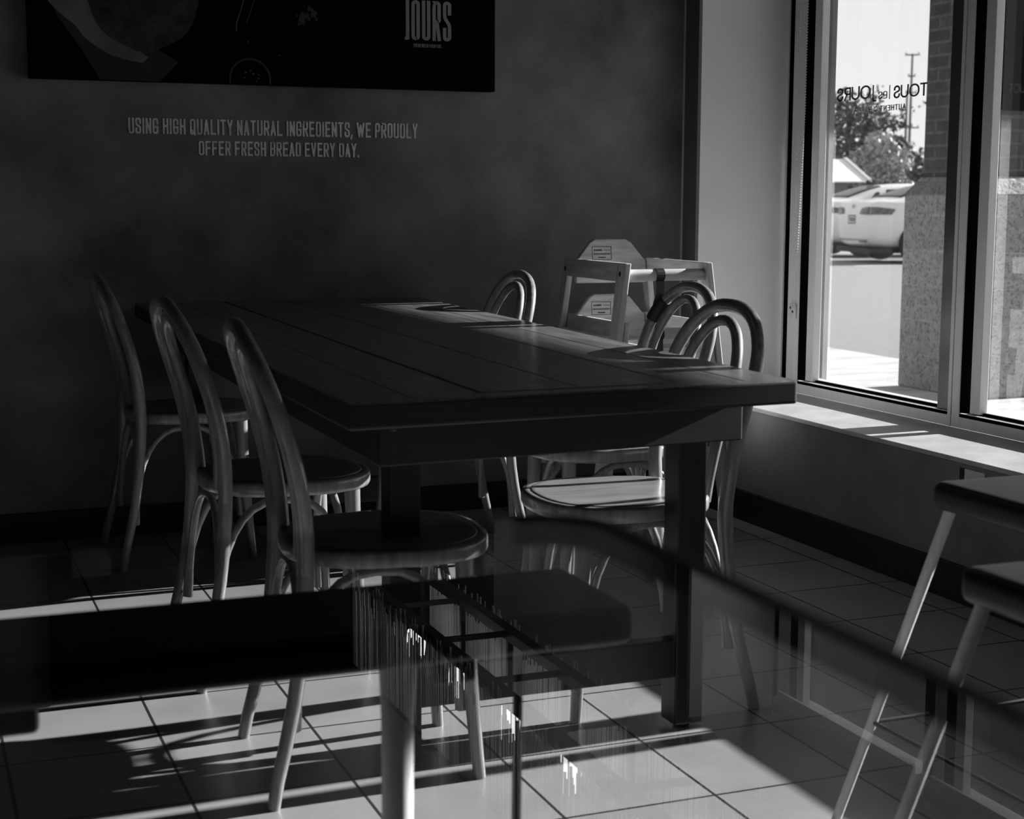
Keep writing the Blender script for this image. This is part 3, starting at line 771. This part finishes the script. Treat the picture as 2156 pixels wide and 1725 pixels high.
def blind(ya, yb, label, chain=True):
    t = thing('roller_blind', label, 'blind', (XG-.05, (ya+yb)/2, 2.6), 0, 'roller blinds above the windows')
    L = Vector(t.location)
    bm = newbm(); tube(bm, [(0, ya-L.y, .0), (0, yb-L.y, 0)], .03, 16); obj('roller', bm, M_blind, t)
    bm = newbm(); box(bm, -.006, .006, yb-L.y, ya-L.y, -.055, -.022, .003); obj('hem_bar', bm, M_hem, t)
    for y in (ya+.006, yb-.006):
        bm = newbm(); box(bm, -.02, .048, y-L.y-.003, y-L.y+.003, -.03, .055); obj('bracket', bm, M_plastic, t)
    if chain:
        bm = newbm()
        z = 0.0
        y1, y2 = 4.893, 4.845; zb = .715-2.6
        def bead(y, z):
            c = Vector((.035, y-L.y, z)); r = .0036
            vs = [bm.verts.new(c+Vector(d)*r) for d in ((1, 0, 0), (-1, 0, 0), (0, 1, 0), (0, -1, 0), (0, 0, 1), (0, 0, -1))]
            for a, b, c_ in ((0, 2, 4), (2, 1, 4), (1, 3, 4), (3, 0, 4), (2, 0, 5), (1, 2, 5), (3, 1, 5), (0, 3, 5)):
                f = bm.faces.new([vs[a], vs[b], vs[c_]]); f.smooth = True
        while z > zb:
            bead(y1, z); bead(y1-.012-(y1-.012-y2)*min(1, (z-zb)/.7), z); z -= .0098
        for k in range(5):
            a = PI*k/4; bead(y1-.006+math.cos(a)*.006, zb-.007*math.sin(a))
        obj('bead_chain', bm, M_bead, t)
        bm = newbm(); cy = (y1+.012)-L.y
        box(bm, .036, .049, cy-.022, cy+.014, zb-.045, zb+.012, .006, 3); ho = obj('chain_holder', bm, M_plastic, t)
        bm = newbm()
        for yy, zz in ((cy+.004, zb-.004), (cy-.012, zb-.018)):
            c = Vector((.0355, yy, zz))
            prism(bm, [(c.y+.005*math.cos(k*PI/5), c.z+.005*math.sin(k*PI/5)) for k in range(10)], lambda u, v, d: Vector((.0362-d, u, v)), 0, .001)
        obj('screw', bm, M_ink, ho)
    return t
blind(4.86, 4.02, 'rolled up blind with bead chain hanging down the far window frame')
blind(3.93, 2.90, 'rolled up blind above the nearer window, bar mirrored in the glass table', False)

# outlet on the wall under the sill
ot = thing('wall_outlet', 'pale outlet plate on the wall below the sill behind the stool', 'outlet', (XW, 3.40, .34))
bm = newbm(); box(bm, -.006, 0, -.045, .04, -.03, .035, .002); obj('cover_plate', bm, M_plastic, ot)
bm = newbm(); box(bm, -.0075, -.004, .042, .058, -.028, .035, .001); obj('socket_insert', bm, M_ink, ot)

# ================================================================== OUTSIDE
M_conc = mat('sidewalk_concrete', .5, .9, noise=(1.6, .3, (1, 3, 1), 8))
M_asph = mat('asphalt', .21, .9, noise=(5, .12, (3, 1, 1), 9))
M_line = mat('parking_paint', .8, .7)
bm = newbm(); box(bm, XG+.12, 6.5, -6, 40, -.15, 0); struct('trim_4', bm, M_conc)['label'] = 'concrete sidewalk outside'
bm = newbm(); box(bm, 6.5, 160, -40, 220, -.25, -.012); struct('trim_5', bm, M_asph)
# wall pier outside beyond the shop window
M_brick = brickmat('brown_brick', .085, .06, .12, .203, .0735, .009, 'up', .5, .85, .25, .006, origin=(.05, .02))
M_stone = brickmat('split_face_block', .36, .31, .40, .60, .203, .006, 'up', .5, .9, .22, .012, spots=.5, origin=(.2, 0))
pl = thing('brick_pillar', 'brick pillar on a rough stone block base outside the window', 'pillar', (5.9, 7.42, 0))
PLc = Vector(pl.location)
bm = newbm(); box(bm, 5.64-PLc.x, 6.36-PLc.x, 7.14-PLc.y, 7.72-PLc.y, 1.22, 3.2); s_ = obj('brick_shaft', bm, M_brick, pl)
bm = newbm(); box(bm, 5.54-PLc.x, 6.46-PLc.x, 7.04-PLc.y, 7.76-PLc.y, 0, 1.14, .012)
q0 = [(5.54, 7.04), (6.46, 7.04), (6.46, 7.76), (5.54, 7.76)]; q1 = [(5.63, 7.13), (6.37, 7.13), (6.37, 7.73), (5.63, 7.73)]
hexa(bm, [Vector((x, y, 1.138))-PLc for x, y in q0], [Vector((x, y, 1.235))-PLc for x, y in q1])
obj('stone_base', bm, M_stone, pl)
bm = newbm(); box(bm, -.21, .36, -.335, -.29, 1.595, 2.6, .003); sg = obj('menu_board', bm, M_post, pl)
sg['label'] = 'black sign panel'
bm = newbm(); lettering(bm, 'TOUS les JOURS', .05, .14, .6, .12, lambda u, v, d: Vector((-.185+u*.8, -.3355-d, 1.69+v)), 0, .001, r=.3, widths=wide)
obj('lettering', bm, mat('faint_sign_letters', .016, .6), sg)
# canopy over the walk (out of the picture, gives the shade inside)
bm = newbm(); box(bm, XG+.12, 8.0, -8, 9.2, 3.022, 3.3); struct('trim_6', bm, mat('soffit', .08, .8))
# outer face of the building
bm = newbm(); box(bm, XG+.1, XG+.14, -6, YS, 0, 3.0); box(bm, XG+.1, XG+.14, JY, 9, 0, 3.0); box(bm, XG+.1, XG+.14, YS, JY, 0, .38); box(bm, XG+.1, XG+.14, YS, JY, 2.66, 3.0)
struct('wall_outside', bm, mat('outer_brick', .15, .9))

# ---------------- cars
M_paint = mat('white_car_paint', .80, .22, coat=.6)
M_cglass = mat('car_window', .05, .25, spec=.25)
M_tyre = mat('tyre_rubber', .012, .8)
M_rim = mat('alloy_rim', .6, .3, .7)
M_lamp = mat('tail_lamp', .11, .2, noise=(14, .6, (1, 1, 1), 3))
M_trimb = mat('car_underside', .02, .8)
def make_car(label):
    """sedan facing +x, rear at x=0, ground z=0"""
    t = thing('sedan', label, 'car', group='white sedans in the car park')
    # stations: x, half width belt, z bottom, z shoulder, deck height, roof half width, roof z
    ST = [(.0, .62, .34, .78, .86, .50, .90), (.06, .78, .28, .90, 1.06, .64, 1.08), (.25, .85, .24, .94, 1.08, .68, 1.10), (.62, .88, .22, .95, 1.06, .66, 1.14), (1.0, .885, .20, .94, 1.03, .60, 1.31), (1.5, .89, .19, .91, 1.0, .57, 1.42), (2.1, .89, .19, .90, .98, .57, 1.45), (2.8, .89, .19, .89, .96, .55, 1.41), (3.3, .885, .19, .87, .93, .56, 1.18), (3.7, .87, .20, .84, .92, .60, .95), (4.2, .83, .22, .76, .84, .62, .86), (4.5, .72, .26, .66, .72, .55, .75), (4.6, .55, .34, .56, .60, .45, .62)]
    bm = newbm(); rings = []
    for x, w, zb, zs, zd, rw, rz in ST:
        half = [(w*.72, zb), (w*.95, zb+.10), (w, (zb+zs)/2), (w*.995, zs-.05), (w*.95, zd), (rw*1.08, (zd*.25+rz*.75)), (rw*.85, rz-.015), (rw*.4, rz)]
        ring = [(x, y, z) for y, z in half]+[(x, -y, z) for y, z in half[::-1]]
        rings.append([bm.verts.new(p) for p in ring])
    n = len(rings[0])
    for A_, B_ in zip(rings, rings[1:]):
        for k in range(n): bm.faces.new([A_[k], A_[(k+1) % n], B_[(k+1) % n], B_[k]])
    bm.faces.new(rings[0][::-1]); bm.faces.new(rings[-1])
    body = obj('body', bm, M_paint, t, smooth=True, sub=2)
    # glass and lamps follow the skin of the body
    def patch(name, q, m, off=.008, n=10):
        q = [Vector(p) for p in q]; bm = newbm()
        g = [[bm.verts.new(q[0].lerp(q[1], i/n).lerp(q[3].lerp(q[2], i/n), j/n)) for i in range(n+1)] for j in range(n+1)]
        for j in range(n):
            for i in range(n): bm.faces.new([g[j][i], g[j][i+1], g[j+1][i+1], g[j+1][i]])
        o = obj(name, bm, m, t, smooth=True)
        sw = o.modifiers.new('wrap', 'SHRINKWRAP'); sw.target = body; sw.wrap_method = 'NEAREST_SURFACEPOINT'; sw.wrap_mode = 'ABOVE_SURFACE'; sw.offset = off
        so = o.modifiers.new('thick', 'SOLIDIFY'); so.thickness = .006; so.offset = 1
        bpy.context.view_layer.update()
        me = bpy.data.meshes.new_from_object(o.evaluated_get(bpy.context.evaluated_depsgraph_get()))
        o.modifiers.clear(); o.data = me
        return o
    patch('rear_window', [(.66, .60, 1.16), (.66, -.60, 1.16), (1.42, -.47, 1.42), (1.42, .47, 1.42)], M_cglass)
    patch('windscreen', [(3.55, -.60, 1.0), (3.55, .60, 1.0), (2.95, .48, 1.36), (2.95, -.48, 1.36)], M_cglass)
    for s in (-1, 1):
        patch('side_window', [(1.02, s*.84, 1.10), (1.30, s*.84, 1.08), (1.30, s*.66, 1.30), (1.22, s*.66, 1.27)], M_cglass)
        patch('side_window', [(1.36, s*.84, 1.07), (2.10, s*.84, 1.05), (2.10, s*.64, 1.37), (1.46, s*.64, 1.35)], M_cglass)
        patch('side_window', [(2.17, s*.84, 1.05), (3.15, s*.84, 1.02), (2.70, s*.64, 1.34), (2.17, s*.64, 1.37)], M_cglass)
        patch('tail_lamp', [(-.02, s*.36, .86), (.06, s*.70, .85), (.06, s*.70, .985), (-.02, s*.42, .975)], M_lamp, .012, 8)
        patch('tail_lamp', [(.065, s*.72, .85), (.38, s*.92, .86), (.46, s*.92, .955), (.065, s*.72, .985)], M_lamp, .012, 8)
        for x in (.92, 3.65):
            bm = newbm()
            lathe(bm, [(.20, -.09), (.30, -.10), (.325, -.07), (.325, .07), (.30, .10), (.20, .09)], 28)
            for v in bm.verts: v.co = Vector((x+v.co.x, s*(.80+v.co.z*s*0)+v.co.z*s, .325+v.co.y))
            wh = obj('wheel', bm, M_tyre, t)
            bm = newbm()
            lathe(bm, [(.21, .095), (.20, .075)], 24, cap=False)
            for k in range(5):
                a = 2*PI*k/5; c, d = math.cos(a), math.sin(a)
                pr = [(.03*c-.018*d, .03*d+.018*c), (.20*c-.03*d, .20*d+.03*c), (.20*c+.03*d, .20*d-.03*c), (.03*c+.018*d, .03*d-.018*c)]
                prism(bm, pr, lambda u, v, d_: Vector((u, v, d_)), .08, .098)
            for v in bm.verts: v.co = Vector((x+v.co.x, s*(.80+v.co.z), .325+v.co.y))
            obj('rim', bm, M_rim, wh)
            bm = newbm()
            pr = [(x+.385*math.cos(a), .33+.385*math.sin(a)) for a in [math.radians(-22+224*i/20) for i in range(21)]]
            pr = pr+[(x-.36, .19), (x+.36, .19)][0:0]
            prism(bm, pr, lambda u, v, d_: Vector((u, s*(.862+d_), v)), 0, .03)
            obj('wheel_arch', bm, M_trimb, t)
        # lamps wrap the corner
    bm = newbm(); box(bm, .0, .02, -.17, .17, .68, .84, .004); pt = obj('number_plate', bm, M_ink, t)
    bm = newbm(); box(bm, -.003, .0, -.155, .155, .695, .825); obj('plate_face', bm, mat('plate_face', .55, .5), pt)
    bm = newbm(); lettering(bm, '7 8924', .07, .18, .55, .16, lambda u, v, d: Vector((-.0035-d, .13-u, .725+v)), 0, .001, r=.2); obj('lettering', bm, M_ink, pt)
    bm = newbm()
    tube(bm, [(.032, .065*math.cos(2*PI*k/20), .965+.065*math.sin(2*PI*k/20)) for k in range(20)], .009, 6, closed=True)
    lf = lambda u, v, d: Vector((.036-d, -u, .965+v))
    stroke2d(bm, [(-.026, .055), (0, .008), (.026, .055)], .012, lf, 0, .012); stroke2d(bm, [(-.055, .02), (-.028, -.052), (0, .0), (.028, -.052), (.055, .02)], .012, lf, 0, .012)
    obj('emblem', bm, M_rim, t)
    bm = newbm(); box(bm, .03, .9, -.74, .74, .17, .25); obj('underside', bm, M_trimb, t)
    bm = newbm(); box(bm, -.005, .03, -.66, .66, .395, .41); obj('bumper_seam', bm, mat('car_seam', .25, .5), t)
    bm = newbm(); box(bm, .0, .05, -.60, -.36, .36, .39, .004); obj('reflector', bm, M_lamp, t)
    bm = newbm(); hexa(bm, [(1.30, -.03, 1.40), (1.48, -.03, 1.42), (1.48, .03, 1.42), (1.30, .03, 1.40)], [(1.30, -.005, 1.50), (1.34, -.005, 1.50), (1.34, .005, 1.50), (1.30, .005, 1.50)]); obj('antenna', bm, M_trimb, t)
    return t
car = make_car('white sedan with rear facing the shop, nearer the brick pillar')
car.location = (16.12, 24.15, 0); car.rotation_euler = (0, 0, math.radians(-11))
dup(car, (16.9, 27.0, 0), math.radians(-11), 'white sedan parked beyond the nearer one, its rear cut by the window frame')

# parking lines
for x0, x1, y0, y1 in ((15.2, 21, 25.5, 25.62), (15.2, 21, 28.4, 28.52), (15.2, 21, 22.6, 22.72)):
    bm = newbm(); box(bm, x0, x1, y0, y1, -.011, -.008); o = obj('parking_line', bm, M_line)
    tag(o, {25.5: 'painted parking line between the two white sedans', 28.4: 'painted parking line beyond the farther white sedan', 22.6: 'painted parking line right of the nearer white sedan'}[y0], 'line', 'painted parking lines')

# ---------------- foliage
def leafcloud(bm, blobs, n, size, rnd):
    tot = sum(b[3]*b[4]*b[5] for b in blobs)
    for cx, cy, cz, rx, ry, rz in blobs:
        k = int(n*rx*ry*rz/tot)
        for _ in range(k):
            while True:
                d = Vector((rnd.uniform(-1, 1), rnd.uniform(-1, 1), rnd.uniform(-1, 1)))
                if .05 < d.length < 1: break
            d = d.normalized()*d.length**.45
            p = Vector((cx+d.x*rx, cy+d.y*ry, cz+d.z*rz))
            s = size*rnd.uniform(.5, 1.3)
            a = Vector((rnd.gauss(0, 1), rnd.gauss(0, 1), rnd.gauss(0, 1))).normalized()
            b = a.cross(Vector((rnd.gauss(0, 1), rnd.gauss(0, 1), rnd.gauss(0, 1)))).normalized()
            vs = [bm.verts.new(p+a*s), bm.verts.new(p+b*s*.45), bm.verts.new(p-a*s), bm.verts.new(p-b*s*.45)]
            bm.faces.new(vs)
def leafmat(name, c):
    m = mat(name, c, .6, noise=(1.5, .35, (1, 1, 1), 4))
    b = m.node_tree.nodes['Principled BSDF']
    return m
M_leafd = leafmat('dark_needles', .10); M_leafl = leafmat('pale_leaves', .36); M_bark = mat('bark', .07, .9)
M_leafm = leafmat('shrub_leaves', .14)
def dirp(px, dist):
    """plan point at a distance along the view azimuth"""
    return Vector((math.sin(px)*dist, math.cos(px)*dist, 0))
def tree(name, label, cat, loc, blobs, n, size, m, trunk, seed):
    t = thing(name, label, cat, loc, 0, 'trees behind the car park')
    rnd = random.Random(seed)
    bm = newbm(); leafcloud(bm, blobs, n, size, rnd); obj('foliage', bm, m, t)
    if trunk:
        bm = newbm(); tube(bm, [(0, 0, 0), (.05, 0, trunk*.5), (0, .05, trunk)], [.3, .22, .08], 8); obj('trunk', bm, M_bark, t)
    return t
az = lambda px: math.radians(21.5)+math.atan((px-1078)/3270)
# dark conifer: tiers of drooping boughs
p = dirp(az(1775), 62)
bl = []
rn = random.Random(3)
for z, r in ((.8, 3.0), (1.6, 2.9), (2.4, 2.7), (3.1, 2.3), (3.8, 1.9), (4.5, 1.2)):
    for k in range(7):
        a = 2*PI*k/7+z; bl.append((r*.62*math.cos(a), r*.62*math.sin(a), z+rn.uniform(-.1, .35), r*.5, r*.5, .42))
for dx, zt in ((-1.2, 4.6), (-.2, 4.9), (1.0, 5.1), (-2.0, 4.5)): bl.append((dx*.83, -dx*.56, zt, .35, .35, .55))
for k in range(5): bl.append((1.9*.83+k*.28*.83, -1.9*.56-k*.28*.56, 4.3+k*.16, .3, .3, .12))
for k in range(4): bl.append((2.1*.83+k*.3*.83, -2.1*.56-k*.3*.56, 2.6+k*.14, .35, .3, .14))
tree('conifer_tree', 'tall dark conifer behind the pale bush and parked cars', 'tree', p, bl, 12000, .14, M_leafd, 4.2, 11)
p = dirp(az(1840), 50)
bl = [(0, 0, 1.35, 1.0, .9, 1.0), (-.55, .3, 1.0, .8, .7, .8), (.5, -.35, 1.0, .8, .7, .85), (.05, 0, 2.1, .75, .7, .65), (.0, 0, 2.75, .5, .5, .5), (-.4, .2, 2.3, .5, .5, .5), (.5, -.3, 2.3, .45, .45, .45), (.75, -.5, .75, .6, .6, .6), (-.85, .5, .8, .5, .5, .6)]
tree('leafy_tree', 'pale sunlit bushy tree right behind the nearer sedan', 'tree', p, bl, 7500, .10, M_leafl, 1.6, 12)
p = dirp(az(1925), 58)
bl = [(0, 0, 1.3, 1.0, .9, 1.0), (.5, -.4, 1.9, .7, .6, .6), (-.6, .4, 1.1, .7, .7, .8)]
tree('dark_shrub', 'dark shrub between the utility poles and the brick pillar', 'tree', p, bl, 3200, .12, M_leafm, 1.2, 13)
p = dirp(az(1712), 72)
bl = [(0, 0, 1.6, 1.5, 1.5, 1.4), (-.3, .2, 3.0, 1.3, 1.2, 1.0), (-.2, 0, 3.9, .8, .8, .7)]
tree('conifer_tree', 'dark conifer cut by the left window frame above the white roof', 'tree', p, bl, 4200, .15, M_leafd, 3.5, 14)

# utility poles
M_pole = mat('weathered_pole', .10, .9)
def upole(label, px, dist, H, arms, group='utility poles'):
    t = thing('utility_pole', label, 'pole', dirp(az(px), dist), math.radians(-34), group)
    bm = newbm(); tube(bm, [(0, 0, 0), (0, 0, H)], [.10, .055], 10); obj('pole', bm, M_pole, t)
    for z, hw in arms:
        bm = newbm(); box(bm, -hw, hw, -.04, .04, z-.035, z+.035); a = obj('crossarm', bm, M_pole, t)
        bm = newbm()
        for k in (-.85, .85): tube(bm, [(hw*k, 0, z+.05), (hw*k, 0, z+.14)], .03, 6)
        obj('insulator', bm, M_pole, a)
    return t
upole('taller utility pole with crossarms seen through the shop lettering', 1901, 90, 9.1, ((9.05, .4), (7.9, .2), (7.0, .3), (5.1, .5)))
upole('shorter utility pole just left of the taller one', 1893, 88, 7.0, ((5.1, .35),))

# white shed roof behind the cars
M_white = mat('white_metal_roof', .9, .5)
sh = thing('white_shed', 'white sloped roof of a low building behind the parked sedans', 'building', dirp(az(1740), 45), math.radians(-32))
bm = newbm()
hexa(bm, [(-4, 0, 1.60), (1.05, 0, 1.60), (.44, 3.6, 2.29), (-4, 3.6, 2.29)], [(-4, 0, 1.64), (1.05, 0, 1.64), (.44, 3.6, 2.34), (-4, 3.6, 2.34)]); obj('roof', bm, M_white, sh)
bm = newbm(); hexa(bm, [(1.04, -.02, 1.58), (1.14, -.02, 1.58), (.53, 3.6, 2.27), (.42, 3.6, 2.27)], [(1.04, -.02, 1.68), (1.14, -.02, 1.68), (.53, 3.6, 2.39), (.42, 3.6, 2.39)]); obj('gable_trim', bm, mat('roof_trim', .5, .5), sh)
bm = newbm(); box(bm, -4, .4, .12, 3.5, 0, 1.60); obj('wall', bm, mat('shed_wall', .12, .9), sh)
# dark flat building at the right
fb = thing('flat_building', 'dark flat roofed building beside the brick pillar', 'building', dirp(az(1930), 75), math.radians(-34))
bm = newbm(); box(bm, -.85, 3, 0, 4, 0, 2.75); obj('wall', bm, mat('dark_wall', .07, .9), fb)
bm = newbm(); box(bm, -.9, 3.05, -.06, 4.05, 2.75, 2.85); obj('coping', bm, mat('coping', .6, .7), fb)
bm = newbm(); box(bm, -.85, -.2, .5, 1.3, 2.85, 3.3); obj('roof_unit', bm, mat('roof_unit', .55, .7), fb)
# distant hill
bm = newbm(); rnd = random.Random(5)
n = 40; pts = []
c0 = dirp(az(2000), 420)
rv = Vector((math.cos(math.radians(36)), -math.sin(math.radians(36)), 0)); fv = Vector((math.sin(math.radians(36)), math.cos(math.radians(36)), 0))
rows = []
for j in range(6):
    row = []
    for i in range(n):
        u = -90+180*i/(n-1); h = (14+6*math.exp(-((u-6)/18)**2)-abs(u)*.06)*math.sin(PI*min(1, j/5+.0)/2)+rnd.uniform(-.3, .3)
        q_ = c0+rv*u+fv*(j*18); row.append(bm.verts.new((q_.x, q_.y, max(-.2, h))))
    rows.append(row)
for a, b in zip(rows, rows[1:]):
    for i in range(n-1): bm.faces.new([a[i], a[i+1], b[i+1], b[i]])
o = struct('hill_backdrop', bm, mat('hill', .22, .95, noise=(.4, .5, (1, 1, 1), 6)))
